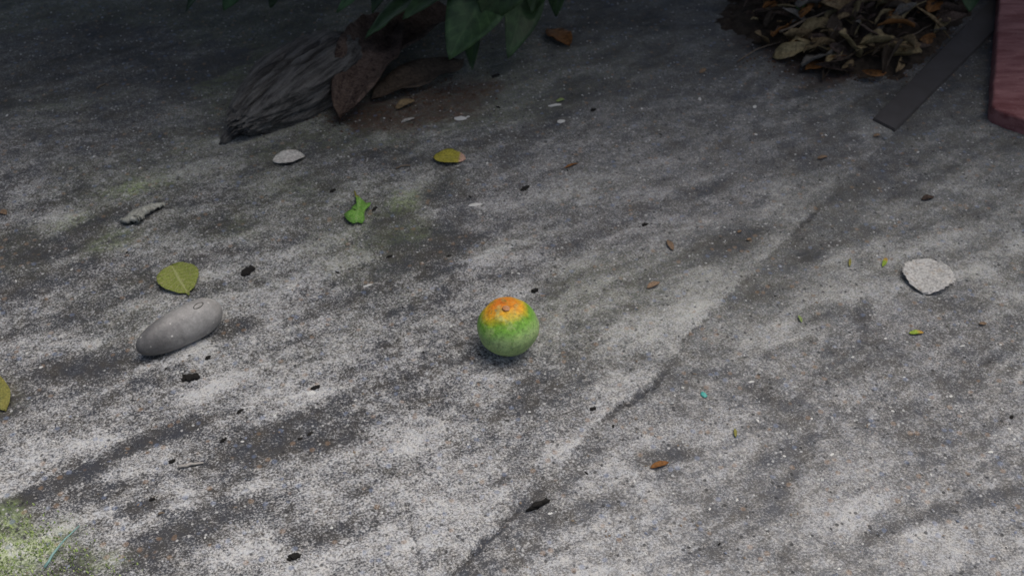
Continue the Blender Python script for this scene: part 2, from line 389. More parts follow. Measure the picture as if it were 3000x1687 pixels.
for k, (x, y, lab) in enumerate(SHRUBS):
    root = empty('leafy_shrub', (x, y, 0)); tag(root, lab, 'shrub', 'shrubs behind the slab'); shrub_roots.append(root)
    q = random.Random(40+k)
    stems = []
    for j in range(5):
        a = q.uniform(0, 6.28); ex = .45*math.cos(a); ey = -.15+.35*math.sin(a)-(.35 if j < 2 else 0)
        pts = [Vector((q.uniform(-.05, .05), q.uniform(-.05, .05), -.02)), Vector((ex*.15, ey*.1+.05, .35)), Vector((ex*.5, ey*.45, .75)), Vector((ex, ey, 1.1+q.uniform(-.1, .2)))]
        link('stem', tube_mesh('stem', pts, [.018, .015, .010, .004]), m_bark, root)
    cm = shade_crown_mesh('shade_crown', (0, -.32, 1.10), (.80, .76, .52), (2600, 2300, 1900)[k], 60+k, lambda yy, y=y: zlim(yy+y))  # unseen foliage, placed and thickened to shade the back of the slab
    cr = link('shade_crown', cm, m_green2 if k == 2 else m_green, root)
def hang_leaf(root, base, tip, width, prof=prof_ovate, roll=0., bend=.12, cup=.12, mat=None, seed=0, up=(0, -.35, 1)):
    L = (tip-base).length
    me = leaf_mesh('leaf', L, width, prof, bend, cup, .05, .0006, 18, 8, seed)
    M = frame(base, tip, up, roll, L)
    o = link('leaf', me, mat or m_green, None); o.parent = root
    o.matrix_local = Matrix.Translation(-root.location) @ M
    # petiole back to the stems
    b0 = base; pts = [b0, b0+Vector((0, .06, .03)), b0+Vector(((root.location.x-b0.x)*.3, .18, .12)), Vector((root.location.x+.05*math.sin(seed), root.location.y-.05, .34))]
    st = link('leaf_stalk', tube_mesh('leaf_stalk', [p-root.location for p in pts], [.0014, .0016, .002, .003], 6), m_green2, root)
    return o
r1 = shrub_roots[1]
hang_leaf(r1, at(1345,-70,.12), at(1068,118,.05), .062, roll=.35, seed=3)
hang_leaf(r1, at(1470,-95,.15), at(1318,176,.06), .085, roll=-.1, seed=4, mat=m_green)
hang_leaf(r1, at(1545,-90,.11), at(1488,170,.035), .062, roll=-.55, seed=5)
hang_leaf(r1, at(1250,-150,.17), at(985,36,.10), .050, roll=.2, seed=6, mat=m_green2)
hang_leaf(r1, at(1660,-110,.10), at(1628,50,.05), .045, roll=.5, seed=7)
hang_leaf(r1, at(1400,-60,.06), at(1385,205,.012), .050, roll=.3, seed=8)
hang_leaf(r1, at(1430,-120,.16), at(1180,60,.09), .070, roll=.15, seed=14)
hang_leaf(r1, at(1520,-140,.19), at(1420,62,.10), .080, roll=-.25, seed=15)
hang_leaf(r1, at(1190,-110,.13), at(1090,38,.08), .050, roll=.3, seed=16)
hang_leaf(r1, at(1600,-130,.14), at(1560,40,.08), .055, roll=.1, seed=17)
r0 = shrub_roots[0]
hang_leaf(r0, at(700,-120,.10), at(545,34,.04), .050, roll=.3, seed=10)
hang_leaf(r0, at(760,-110,.12), at(655,32,.05), .045, roll=-.2, seed=11, mat=m_green2)
hang_leaf(r0, at(860,-130,.12), at(790,22,.06), .045, roll=.2, seed=12)
r2 = shrub_roots[2]
hang_leaf(r2, at(2850,-120,.08), at(2842,35,.03), .055, roll=.2, seed=13)

# ------------------------------------------------------------------ grey rock
def lump_mesh(name, dims, seed, amp=.25, freq=2., sub=3, ridged=0., rf=6., flat=.35):
    bm = bmesh.new(); bmesh.ops.create_icosphere(bm, subdivisions=sub, radius=1)
    o = Vector((seed*7.13, seed*3.1, 1.7))
    for v in bm.verts:
        p = v.co.copy(); d = 1+amp*mnoise.noise(p*freq+o)+amp*.45*mnoise.noise(p*freq*2.3+o)
        if ridged:
            d -= ridged*max(0, 1-abs(mnoise.noise(Vector((p.x*1.2, p.y*rf, p.z*rf*.5))+o))*7)
            d += ridged*.4*mnoise.noise(p*9+o)
        v.co = Vector((p.x*dims[0], p.y*dims[1], p.z*dims[2]))*d
        if v.co.z < -dims[2]*flat: v.co.z = -dims[2]*flat+(v.co.z+dims[2]*flat)*.15
    me = bpy.data.meshes.new(name); bm.to_mesh(me); bm.free(); return me
def lay(o, p, rz, dz=0.): o.location = (p.x, p.y, gh(p.x, p.y)+dz); o.rotation_euler = (0, 0, rz)
def ang(p0, p1): d = at(*p1)-at(*p0); return math.atan2(d.y, d.x)
s = NT('weathered_wood'); P = s.obj()
mp = s.n('Mapping'); mp.inputs['Scale'].default_value = (.10, 1, 1); s.l(P, mp.inputs[0])
n = s.noise(mp.outputs[0], 130, 5, .7); n2 = s.noise(P, 320, 4, .75); n3 = s.noise(mp.outputs[0], 420, 3, .7)
c = s.mix(s.rng(n, .36, .62), (.040, .038, .037), (.155, .150, .142)); c = s.scalec(c, s.math('MULTIPLY_ADD', n2, 1.0, .5))
s.bump(s.math('ADD', n, s.math('ADD', s.math('MULTIPLY', n2, .25), s.math('MULTIPLY', n3, .4))), 1.0, .007); m_rock = s.fin(c, .92, .15)
def wood_mesh():
    bm = bmesh.new(); bmesh.ops.create_icosphere(bm, subdivisions=6, radius=1)
    SL = [(-.35, .30, .45), (-.05, .02, .55), (.30, -.24, .40), (.15, .45, .40), (-.5, -.12, .30)]
    o = Vector((28.5, 12.4, 1.7))
    for v in bm.verts:
        p = v.co.copy(); e = max(abs(p.x)**3+abs(p.y)**3+abs(p.z)**3, 1e-6)**(-1/3)
        d = e*(1+.10*mnoise.noise(p*1.3+o)+.05*mnoise.noise(p*4+o))
        d += .11*mnoise.noise(Vector((p.x*.8, p.y*5.5, p.z*5.5))+o)+.07*mnoise.noise(Vector((p.x*1.5, p.y*13, p.z*13))+o)+.03*mnoise.noise(Vector((p.x*4, p.y*26, p.z*26))+o)
        if p.z > -.1:
            for sx, sy, ln in SL:
                yy = p.y-sy-.10*mnoise.noise(Vector((p.x*4, sy*9, 0))); xx = abs(p.x-sx)/ln
                if xx < 1: d -= .50*math.exp(-(yy/.05)**2)*(1-xx*xx)
        tp = 1-.62*max(0, -p.x)**1.3                       # tapers to a broken splinter at its left end
        sp_ = 1+.22*mnoise.noise(Vector((3, p.y*9, p.z*9)))*abs(p.x)**3   # ragged ends
        v.co = Vector((p.x*.118*e*sp_, p.y*.055*d*tp, p.z*.038*d*tp))
        if v.co.z < -.026: v.co.z = -.026
    me = bpy.data.meshes.new('wood_chunk'); bm.to_mesh(me); bm.free(); return smooth(me)
rk = link('wood_chunk', wood_mesh(), m_rock)
lay(rk, at(868, 285), ang((740,385), (1040,170)), .018)
tag(rk, 'dark grey splintered chunk of weathered wood at the back of the slab', 'wood')
# broken flake leaning at the rock's left end
fk = link('wood_splinter', smooth(lump_mesh('wood_splinter', (.040, .010, .007), 9, .3, 1.6, 3, .1, 3, .5)), m_rock)
lay(fk, at(705, 378), ang((690,395), (760,340)), .003); tag(fk, 'thin dark splinter at the left foot of the wood chunk', 'splinter')

# ------------------------------------------------------------------ brown dead leaves by the rock
m_brown = leaf_mat('dead_brown_leaf', (.050, .034, .027), (.090, .066, .054), (.12, .09, .075), (.028, .02, .017), .9, .1, 60, .3)
m_tan = leaf_mat('dry_tan_leaf', (.15, .105, .055), (.21, .155, .085), (.26, .2, .13), (.07, .045, .025), .8, .2, 50, .45)
m_orange = leaf_mat('dry_orange_leaf', (.19, .085, .026), (.14, .06, .02), (.24, .13, .05), (.08, .04, .015), .75, .2, 50, .4)
m_grey = leaf_mat('grey_dry_leaf', (.10, .092, .082), (.15, .14, .125), (.19, .175, .155), (.05, .045, .04), .85, .15, 50, .4)
m_dark = leaf_mat('rotten_dark_leaf', (.035, .027, .020), (.06, .045, .033), (.08, .06, .045), None, .85, .2, 50, .3)
m_straw = leaf_mat('straw_leaf', (.25, .20, .11), (.18, .14, .07), (.3, .25, .15), None, .75, .25, 50, .4)
def ground_leaf(name, base, tip, width, prof, mat, label, group=None, lift=.002, **kw):
    """base and tip are photo pixels on the slab; width in metres"""
    up = kw.pop('up', (0, 0, 1)); roll = kw.pop('roll', 0.); lt = kw.pop('tip_lift', 0.); stem = kw.pop('stem', None); sm = kw.pop('stem_mat', None)
    A = at(*base); B = at(*tip); A.z = gh(A.x, A.y)+lift; B.z = gh(B.x, B.y)+lift+lt
    L = (B-A).length; me = leaf_mesh(name, L, width, prof, **kw)
    o = link(name, me, mat, None, frame(A, B, up, roll, L)); tag(o, label, 'leaf', group)
    if stem:
        S = at(*stem); S.z = gh(S.x, S.y)+.0035
        Mi = o.matrix_local.inverted()
        mid = (A+S)/2+Vector((.0015, 0, .003))
        link('stem', tube_mesh('stem', [Mi @ S, Mi @ mid, Mi @ (A+Vector((0, 0, .0006)))], [.0011, .0011, .0014], 6), sm or mat, o)
    return o
ground_leaf('dead_leaf', (1150,70), (1000,375), .080, prof_oval, m_brown, 'large curled brown dead leaf slumped against the grey wood chunk', None, .012, bend=.12, cup=.16, ruff=.22, seed=31, roll=-.15, nl=20, nw=8)
ground_leaf('dead_leaf', (1330,50), (1095,215), .075, prof_oval, m_brown, 'brown folded dead leaf under the hanging green leaves', None, .010, bend=.15, cup=.32, ruff=.14, seed=33, roll=-.2, nl=20, nw=8)
ground_leaf('dead_leaf', (1360,180), (1090,300), .055, prof_oval, m_dark, 'flat rotten dark leaf on the brown soil stain', None, .004, bend=.05, cup=.1, ruff=.14, seed=34)
ground_leaf('dead_leaf', (1215,300), (1160,325), .014, prof_oval, m_tan, 'small pale tan leaf scrap on the brown soil stain', None, .003, bend=.12, cup=.15, ruff=.1, seed=35)
ground_leaf('fallen_leaf', (1668,140), (1606,92), .033, prof_oval, m_orange, 'rust orange leaf lying alone right of the hanging green leaves', None, .003, bend=.1, cup=.12, ruff=.1, seed=36)

# ------------------------------------------------------------------ leaf litter heap at the back right
HC = [(2370, 60, .15, .075), (2560, 110, .16, .085), (2680, 40, .15, .10), (2480, 165, .10, .035)]
SA, SB = at(2548, 352), at(2905, 0)
def heap(x, y):
    h = 0; side = ((x-SA.x)*(SB.y-SA.y)-(y-SA.y)*(SB.x-SA.x))/(SB-SA).length
    if side > -.004: return 0
    for px, py, rx, ry in HC:
        c = at(px, py); h = max(h, .030*max(0, 1-((x-c.x)/rx)**2-((y-c.y)/(ry*1.5))**2))
    return h*min(1, -side/.03)
def heap_mesh():
    xs = np.arange(.30, 1.35, .005); ys = np.arange(1.25, 1.98, .005); V = []; idx = {}; F = []
    for j, y in enumerate(ys):
        for i, x in enumerate(xs):
            h = heap(x, y)
            n = mnoise.noise(Vector((x*40, y*40, 0)))*.004+mnoise.noise(Vector((x*110, y*110, 3)))*.003
            idx[i, j] = len(V); V.append((x, y, max(-.006, h*.6+n*1.4-.0045) if h > 0 else -.006))
    for j in range(len(ys)-1):
        for i in range(len(xs)-1):
            q = (idx[i, j], idx[i+1, j], idx[i+1, j+1], idx[i, j+1])
            if max(V[a][2] for a in q) > -.0055: F.append(q)
    me = bpy.data.meshes.new('litter_soil'); me.from_pydata(V, [], F); return smooth(me)
m_soil = plain_mat('dark_crumbly_soil', (.022, .017, .013), (.065, .05, .038), 90, .95, .1, .9, .006)
hs = link('litter_soil', heap_mesh(), m_soil); tag(hs, 'dark crumbly soil under the leaf litter heap', 'soil', kind='stuff')
LM = []
for k in range(7):
    pf = (prof_ovate, prof_lance, prof_oval, prof_lance, prof_ovate, prof_lance, prof_oval)[k]; wd = (.42, .18, .45, .11, .36, .24, .40)[k]
    LM.append((1, leaf_mesh('litter_leaf', 1, wd, pf, rnd.uniform(.03, .16), rnd.uniform(.1, .35), .2, .008, 9, 4, 70+k, curl=(0, 1.2, 0, .8, 1.6, 0, .9)[k])))
mats = [m_brown, m_brown, m_tan, m_orange, m_dark, m_grey, m_straw, m_dark, m_brown, m_dark, m_brown, m_brown, m_straw, m_orange, m_tan]
lit = {}
GL = {'dead_brown_leaf': 'brown', 'dry_tan_leaf': 'tan', 'dry_orange_leaf': 'orange brown', 'grey_dry_leaf': 'greyish', 'rotten_dark_leaf': 'blackish rotten', 'straw_leaf': 'straw coloured'}
cnt = 0; q = random.Random(77)
while cnt < 285:
    px = q.uniform(2180, 2900); py = q.uniform(-60, 235); p = at(px, py); h = heap(p.x, p.y)
    if h <= .0015 and q.random() > .16: continue
    if h <= 0 and (py > 200 or px < 2240): continue
    # keep clear of the dark strip along the joint
    if ((p.x-SA.x)*(SB.y-SA.y)-(p.y-SA.y)*(SB.x-SA.x))/(SB-SA).length > -.012: continue
    k = q.randrange(7); mt = q.choice(mats)
    key = (k, mt.name)
    if key not in lit:
        m2 = LM[k][1].copy(); m2.materials.clear(); m2.materials.append(mt); lit[key] = m2
    L = q.choice([.018, .024, .03, .04, .052, .07])*q.uniform(.8, 1.15)
    az = math.radians(27)+q.gauss(0, .38)+(math.pi if q.random() < .5 else 0)
    M = Matrix.Translation((p.x, p.y, h+gh(p.x, p.y)+.002+q.random()*.010*(h > .004))) @ Matrix.Rotation(az, 4, 'Z') @ Matrix.Rotation(q.gauss(-.02,   .34 if h > .004 else .05), 4, 'Y') @ Matrix.Rotation(q.gauss(0, .6 if h > .004 else .1), 4, 'X') @ Matrix.Scale(L, 4) @ Matrix.Translation((-.5, 0, 0))
    o = link('litter_leaf', lit[key], None, None, M); cnt += 1
    wh = 'at the front edge' if py > 150 else 'at the left end' if px < 2380 else 'at the strip side' if px > 2640 else 'in the middle'
    tag(o, 'dry %s %s leaf %s of the leaf litter heap' % ('narrow' if k in (1, 3, 5) else 'broad', GL[mt.name], wh), 'leaf', 'leaves in the litter heap')
ground_leaf('fallen_leaf', (2372,50), (2322,92), .026, prof_ovate, leaf_mat('fresh_green_leaf', (.06, .16, .035), (.09, .20, .05), (.16, .26, .1), None, .5, .35, 50, .4), 'single fresh green leaf on top of the litter heap', None, .032, bend=.15, cup=.15, ruff=.08, seed=55)
ground_leaf('fallen_leaf', (2470,128), (2318,140), .030, prof_oval, m_straw, 'pale bleached leaf curled at the front edge of the litter heap', None, .016, bend=.25, cup=.25, ruff=.16, seed=56)
m_twig = plain_mat('dry_twig', (.12, .09, .065), (.22, .18, .14), 160, .85, .2, .4, .001)
def twig(p0, p1, r, label, sag=.002, z=.003, seed=0, mat=None, cat='twig', name='twig', n=7, wig=.02):
    A = at(*p0); B = at(*p1); q = random.Random(seed); pts = []; base = A.copy(); base.z = gh(A.x, A.y)
    for i in range(n):
        t = i/(n-1); p = A.lerp(B, t); L = (B-A).length
        p.z = gh(p.x, p.y)+z+sag*math.sin(math.pi*t); p.x += q.uniform(-1, 1)*wig*L; p.y += q.uniform(-1, 1)*wig*1.5*L
        pts.append(p-base)
    me = tube_mesh(name, pts, [r*(1-.5*i/(n-1))*q.uniform(.85, 1.15) for i in range(n)], 6)
    o = link(name, me, mat or m_twig); o.location = base; return tag(o, label, cat)
twig((2590,120), (2790,5), .0022, 'long dry twig lying across the litter heap', .004, .034, 1)
twig((2270,150), (2480,60), .0016, 'thin twig at the left side of the litter heap', .003, .028, 2)
for k_, (a_, b_, w_) in enumerate([((2300,60),(2440,20),'thin bent twig at the far left of the litter heap'),((2420,175),(2560,130),'short twig on the front edge of the litter heap'),
                         ((2500,60),(2640,25),'grey twig half buried in the middle of the litter heap'),((2640,150),(2730,95),'dry stalk beside the dark strip'),
                         ((2160,190),(2330,110),'fine twig reaching out left from the litter heap')]):
    twig(a_, b_, .0012, w_, .003, (.026, .02, .034, .014, .004)[k_], 60+k_)
twig((524,1371), (596,1357), .0018, 'short pale grey twig near the front left', .001, .0015, 3, plain_mat('pale_twig', (.26, .24, .22), (.36, .34, .31), 200))
twig((466,1508), (484,1505), .0011, 'tiny curved twig in front of the pale grey twig', .001, .001, 4)
twig((1160,498), (1203,488), .0013, 'thin dark twig left of the yellow leaf', .002, .001, 5, m_dark if False else None)
twig((283,262), (310,247), .0016, 'short dark twig on the mossy far left', .001, .001, 6)

# ------------------------------------------------------------------ red block at the right edge, dark strip along the joint
s = NT('faded_red_paint'); P = s.geo()
mp = s.n('Mapping'); mp.inputs['Rotation'].default_value = (0, 0, -math.radians(32)); mp.inputs['Scale'].default_value = (.22, 1, 1); s.l(P, mp.inputs[0])
n = s.noise(mp.outputs[0], 70, 4, .6); n2 = s.noise(P, 300, 3, .7)
c = s.mix(s.rng(n, .36, .64), (.145, .046, .048), (.27, .125, .125)); c = s.mix(s.rng(n2, .60, .72), c, (.32, .18, .17))
s.bump(s.math('ADD', n2, n), .5, .0015); m_red = s.fin(c, .75, .3)
def red_block():
    h = .024; T = at(2908, 308, h); Lb = at(2929, 0, h); Rb = at(3000, 340, h)
    e1 = (Lb-T).normalized()*.62; e2 = (Rb-T).normalized()*.45; r = .012
    c0 = T; out = []
    u1, u2 = e1.normalized(), e2.normalized()
    ctr = c0+u1*r+u2*r
    for k in range(7):
        a = k/6*math.pi/2; out.append(ctr-u2*r*math.cos(a)-u1*r*math.sin(a))
    out = out+[c0+e2, c0+e2+e1, c0+e1]
    bm = bmesh.new(); vs_ = [bm.verts.new((p.x-T.x, p.y-T.y, 0)) for p in out]
    f = bm.faces.new(vs_); f.normal_update()
    if f.normal.z < 0: f.normal_flip()
    ex = bmesh.ops.extrude_face_region(bm, geom=[f]); up = [g for g in ex['geom'] if isinstance(g, bmesh.types.BMVert)]
    for v in up: v.co.z += h
    bm.normal_update(); te = [e for e in bm.edges if all(v in up for v in e.verts)]
    bmesh.ops.bevel(bm, geom=te, offset=.004, segments=3, profile=.6, affect='EDGES')
    bmesh.ops.subdivide_edges(bm, edges=[e for e in bm.edges if e.calc_length() > .05], cuts=24, use_grid_fill=True)
    bmesh.ops.triangulate(bm, faces=[f for f in bm.faces if len(f.verts) > 4])
    for v in bm.verts:
        q3 = v.co*45; k_ = 1 if v.co.z > .001 else 0
        v.co += Vector((mnoise.noise(q3), mnoise.noise(q3+Vector((9, 0, 0))), .6*mnoise.noise(q3+Vector((0, 9, 0)))*k_))*.0022
    me = bpy.data.meshes.new('red_block'); bm.to_mesh(me); bm.free()
    o = link('red_block', me, m_red); o.location = (T.x, T.y, gh(T.x, T.y)-.001); return o
tag(red_block(), 'faded red painted block with a rounded corner at the right edge', 'block')
def dark_strip():
    P4 = [at(2556,352), at(2621,386), at(3020,-12), at(2945,-40)]
    o0 = P4[0]; bm = bmesh.new(); vv = [bm.verts.new((p.x-o0.x, p.y-o0.y, 0)) for p in P4]
    f = bm.faces.new(vv); f.normal_update()
    if f.normal.z < 0: f.normal_flip()
    ex = bmesh.ops.extrude_face_region(bm, geom=[f]); up = [g for g in ex['geom'] if isinstance(g, bmesh.types.BMVert)]
    for v in up: v.co.z += .004
    bmesh.ops.bevel(bm, geom=[e for e in bm.edges if all(v in up for v in e.verts)], offset=.0012, segments=2, affect='EDGES')
    me = bpy.data.meshes.new('flat_strip'); bm.to_mesh(me); bm.free()
    o = link('flat_strip', me, plain_mat('dark_strip_grey', (.048, .044, .043), (.062, .058, .060), 30, .8, .25, .15, .001)); o.location = (o0.x, o0.y, gh(o0.x, o0.y)-.001)
    return tag(o, 'smooth dark grey flat strip along the slab joint beside the litter', 'strip')
dark_strip()

# ------------------------------------------------------------------ half ripe fruit
def fruit():
    r = .0312; fc = at(1488, 950, r)
    me = bpy.data.meshes.new('fruit'); bm = bmesh.new(); bmesh.ops.create_uvsphere(bm, u_segments=64, v_segments=40, radius=r)
    pole = Vector((-.06, -.14, .98)).normalized()
    for v in bm.verts:
        d = v.co.normalized(); k = d.dot(pole); f = 1+.035*mnoise.noise(d*1.6+Vector((4, 2, 7)))+.014*mnoise.noise(d*5)
        f -= .022*max(0, k-.9)/.1
        v.co = Vector((d.x*(1.0-.09*max(0, d.z)**2), d.y*(1.0-.05*max(0, d.z)**2), d.z*.94))*r*f
        if v.co.z < -r*.94: v.co.z = -r*.94
    bm.to_mesh(me); bm.free(); smooth(me)
    s = NT('half_ripe_skin'); P = s.obj()
    dt = s.n('VectorMath', operation='DOT_PRODUCT'); s.l(P, dt.inputs[0]); dt.inputs[1].default_value = tuple(Vector((-.20, .20, .96)).normalized()/r)
    k = s.math('ADD', dt.outputs['Value'], s.math('MULTIPLY', s.math('SUBTRACT', s.noise(P, 42, 2, .5), .5), .40))
    cr = s.n('ValToRGB'); s.l(k, cr.inputs[0]); e = cr.color_ramp.elements
    e[0].position = .0; e[0].color = (.30, .42, .17, 1); e[1].position = .92; e[1].color = (.60, .16, .015, 1)
    for p_, q_ in ((.35, (.16, .34, .05)), (.50, (.15, .31, .024)), (.60, (.36, .34, .02)), (.72, (.62, .33, .016))):
        el = e.new(p_); el.color = (*q_, 1)
    pm = s.rng(s.noise(P, 75, 3, .6), .54, .68); c = s.mix(s.math('MULTIPLY', pm, .6), cr.outputs[0], (.36, .47, .17)); c = s.mix(s.rng(s.noise(P, 130, 3, .7), .56, .66, 0, .7), c, (.055, .12, .02)); c = s.mix(s.rng(s.noise(P, 60, 4, .7), .62, .68, 0, .5), c, (.20, .21, .20))
    dk = s.rng(s.noise(P, 260, 3, .7), .3, .7, .58, 1.4); c = s.scalec(c, dk)
    d, vc = s.vor(P, 260); c = s.mix(s.math('MULTIPLY', s.rng(d, .15, .3, 1, 0), .25), c, (.45, .45, .2))
    s.bump(s.math('ADD', s.noise(P, 420, 2, .7), d), .35, .0008); m = s.fin(c, .55, .35)
    o = link('fruit', me, m); o.location = (fc.x, fc.y, r*.94+gh(fc.x, fc.y)-.0005); tag(o, 'round half ripe fruit, green with an orange top', 'fruit')
    # corky scar on the orange end
    bm = bmesh.new(); bmesh.ops.create_icosphere(bm, subdivisions=3, radius=1)
    for v in bm.verts:
        n_ = 1+.28*mnoise.noise(v.co*2.5+Vector((3, 1, 2))); v.co = Vector((v.co.x*.0040*n_, v.co.y*.0033*n_, v.co.z*.0010*n_))
    me2 = bpy.data.meshes.new('stem_scar'); bm.to_mesh(me2); bm.free(); smooth(me2)
    pole2 = Vector((-.06, -.14, .98)).normalized()
    sc_ = link('stem_scar', me2, plain_mat('corky_scar', (.40, .15, .04), (.48, .28, .16), 400, .85, .2, .5, .0008), o)
    sc_.location = pole2*r*.94; sc_.rotation_euler = pole2.to_track_quat('Z', 'Y').to_euler()
fruit()

# ------------------------------------------------------------------ long smooth stone
def stone():
    A = at(408, 1036, .010); B = at(640, 880, .030); d = B-A; L = math.hypot(d.x, d.y); rz = math.atan2(d.y, d.x)
    bm = bmesh.new(); bmesh.ops.create_uvsphere(bm, u_segments=48, v_segments=40, radius=1)
    hl = L/2*1.03; ry = .0190; hz = .0225
    for v in bm.verts:
        p = Vector((v.co.z, v.co.x, v.co.y)); t = p.x
        x = math.copysign(abs(t)**.92, t)*hl; w_ = (1-abs(t)**2.9)**.5 if abs(t) < 1 else 0
        k = .91+.13*t-.04*t*t; q = Vector((p.y, p.z)); ql = q.length or 1
        y = q.x/ql*w_*ry*k; z = q.y/ql*w_*hz*k
        f = 1+.03*mnoise.noise(Vector((t*1.5, y*40, z*40)))
        v.co = Vector((x, y*f, z*f))
        lo = -hz*.80
        if v.co.z < lo: v.co.z = lo+(v.co.z-lo)*.2
    me = bpy.data.meshes.new('smooth_stone'); bm.to_mesh(me); bm.free(); smooth(me)
    s = NT('smooth_grey_stone'); P = s.obj(); n = s.noise(P, 45, 4, .6); n2 = s.noise(P, 500, 2, .6)
    c = s.mix(s.rng(n, .35, .65), (.25, .24, .23), (.33, .32, .305)); c = s.scalec(c, s.math('MULTIPLY_ADD', n2, .35, .82))
    dd, cc = s.vor(P, 230); sp = s.n('SeparateColor'); s.l(cc, sp.inputs[0])
    spk = s.math('MULTIPLY', s.rng(dd, .16, .32, 1, 0), s.math('GREATER_THAN', sp.outputs[0], .90))
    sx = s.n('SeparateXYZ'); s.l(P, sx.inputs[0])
    end_shade = s.rng(s.math('ADD', sx.outputs[0], s.math('MULTIPLY', n, .05)), -.02, .035, 1, 0, True)  # shaded lower-left end of the stone, painted into its colour
    c = s.mix(s.math('MULTIPLY', end_shade, .8), c, s.scalec((.085, .082, .080), s.math('MULTIPLY_ADD', n2, .6, .7)))
    c = s.mix(spk, c, (.60, .58, .54)); c = s.scalec(c, s.rng(s.noise(P, 140, 4, .7), .3, .7, .75, 1.2))
    s.bump(s.math('ADD', n2, s.noise(P, 120, 4, .7)), .35, .0012); m = s.fin(c, .48, .4)
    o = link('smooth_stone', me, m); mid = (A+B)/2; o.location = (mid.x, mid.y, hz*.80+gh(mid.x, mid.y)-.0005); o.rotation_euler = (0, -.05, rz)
    tag(o, 'long smooth grey egg shaped stone below the yellow green leaf', 'stone')
    # ring mark near the upper right end, on the side away from the viewer's right
    Mi = (Matrix.Translation(o.location) @ o.rotation_euler.to_matrix().to_4x4()).inverted()
    from mathutils.bvhtree import BVHTree
    bv = BVHTree.FromPolygons([v.co for v in me.vertices], [tuple(p.vertices) for p in me.polygons])
    org = Mi @ Vector((0, 0, CAM_H))
    V = []; F = []; n = 28; m_ = 6; a0 = at(581, 895, .03); ctr = Mi @ a0
    ux = (Mi.to_3x3() @ (at(595, 890, .03)-a0)); uy = (Mi.to_3x3() @ (at(583, 887, .03)-a0))
    ring = []
    for k in range(n):
        q = 2*math.pi*k/n; tgt = ctr+ux*math.cos(q)*.98+uy*math.sin(q)*.98
        hit = bv.ray_cast(org, (tgt-org).normalized()); ring.append(hit[0] if hit[0] is not None else tgt)
    for k in range(n):
        tg = (ring[(k+1) % n]-ring[k-1]).normalized(); cc_ = sum(ring, Vector())/n; out = (ring[k]-cc_).normalized(); up = tg.cross(out)
        for j in range(m_):
            q = 2*math.pi*j/m_; V.append(tuple(ring[k]+(out*math.cos(q)+up*math.sin(q))*.00065))
    for k in range(n):
        for j in range(m_): F.append((k*m_+j, ((k+1) % n)*m_+j, ((k+1) % n)*m_+(j+1) % m_, k*m_+(j+1) % m_))
    me2 = bpy.data.meshes.new('ring_mark'); me2.from_pydata(V, [], F); smooth(me2)
    link('ring_mark', me2, plain_mat('dark_ring', (.07, .068, .06), (.11, .105, .095), 300), o)
stone()

# ------------------------------------------------------------------ single leaves on the slab
m_yg = leaf_mat('yellow_green_leaf', (.15, .19, .035), (.25, .28, .07), (.36, .37, .17), (.30, .25, .15), .75, .2, 240, .75)
m_yel = leaf_mat('olive_yellow_leaf', (.22, .205, .025), (.30, .26, .04), (.34, .30, .1), None, .65, .25, 90, .4, tip=((.42, .26, .2), .78, .86))
m_pale = leaf_mat('pale_grey_leaf', (.36, .35, .32), (.42, .40, .375), (.30, .285, .26), None, .8, .2, 60, .6)
m_pale2 = leaf_mat('bleached_leaf', (.46, .45, .43), (.52, .51, .485), (.38, .37, .35), (.46, .42, .37), .8, .2, 70, .5)
m_vg = leaf_mat('vivid_green_leaf', (.085, .21, .03), (.14, .28, .055), (.2, .32, .11), (.16, .22, .07), .7, .2, 160, .4, tip=((.20, .17, .03), .88, .95))
m_crin = leaf_mat('crinkled_grey_leaf', (.25, .25, .22), (.32, .32, .28), (.36, .36, .31), (.16, .16, .135), .85, .15, 90, .4)
ground_leaf('fallen_leaf', (504,782), (556,870), .044, prof_acum, m_yg, 'yellow green leaf with a stalk just above the long smooth stone', None, .003, bend=.05, cup=.07, ruff=.05, seed=101, nl=22, nw=10, stem=(488,761), tooth=.02)
ground_leaf('fallen_leaf', (800,476), (893,460), .026, prof_oval, m_pale, 'pale oval leaf on the dark slab left of the yellow leaf', None, .003, bend=.04, cup=.1, ruff=.06, seed=102, nl=18, nw=8)
ground_leaf('fallen_leaf', (1269,468), (1364,472), .029, prof_oval, m_yel, 'olive yellow oval leaf with a reddish tip', None, .003, bend=.04, cup=.06, ruff=.06, seed=103, nl=18, nw=8)
ground_leaf('fallen_leaf', (2731,768), (2700,860), .054, prof_oval, m_pale2, 'broad bleached grey leaf with ribbed veins on the right', None, .004, bend=.03, cup=.05, ruff=.07, seed=104, nl=26, nw=12, stem=(2733,750), tooth=.05, roll=.06)
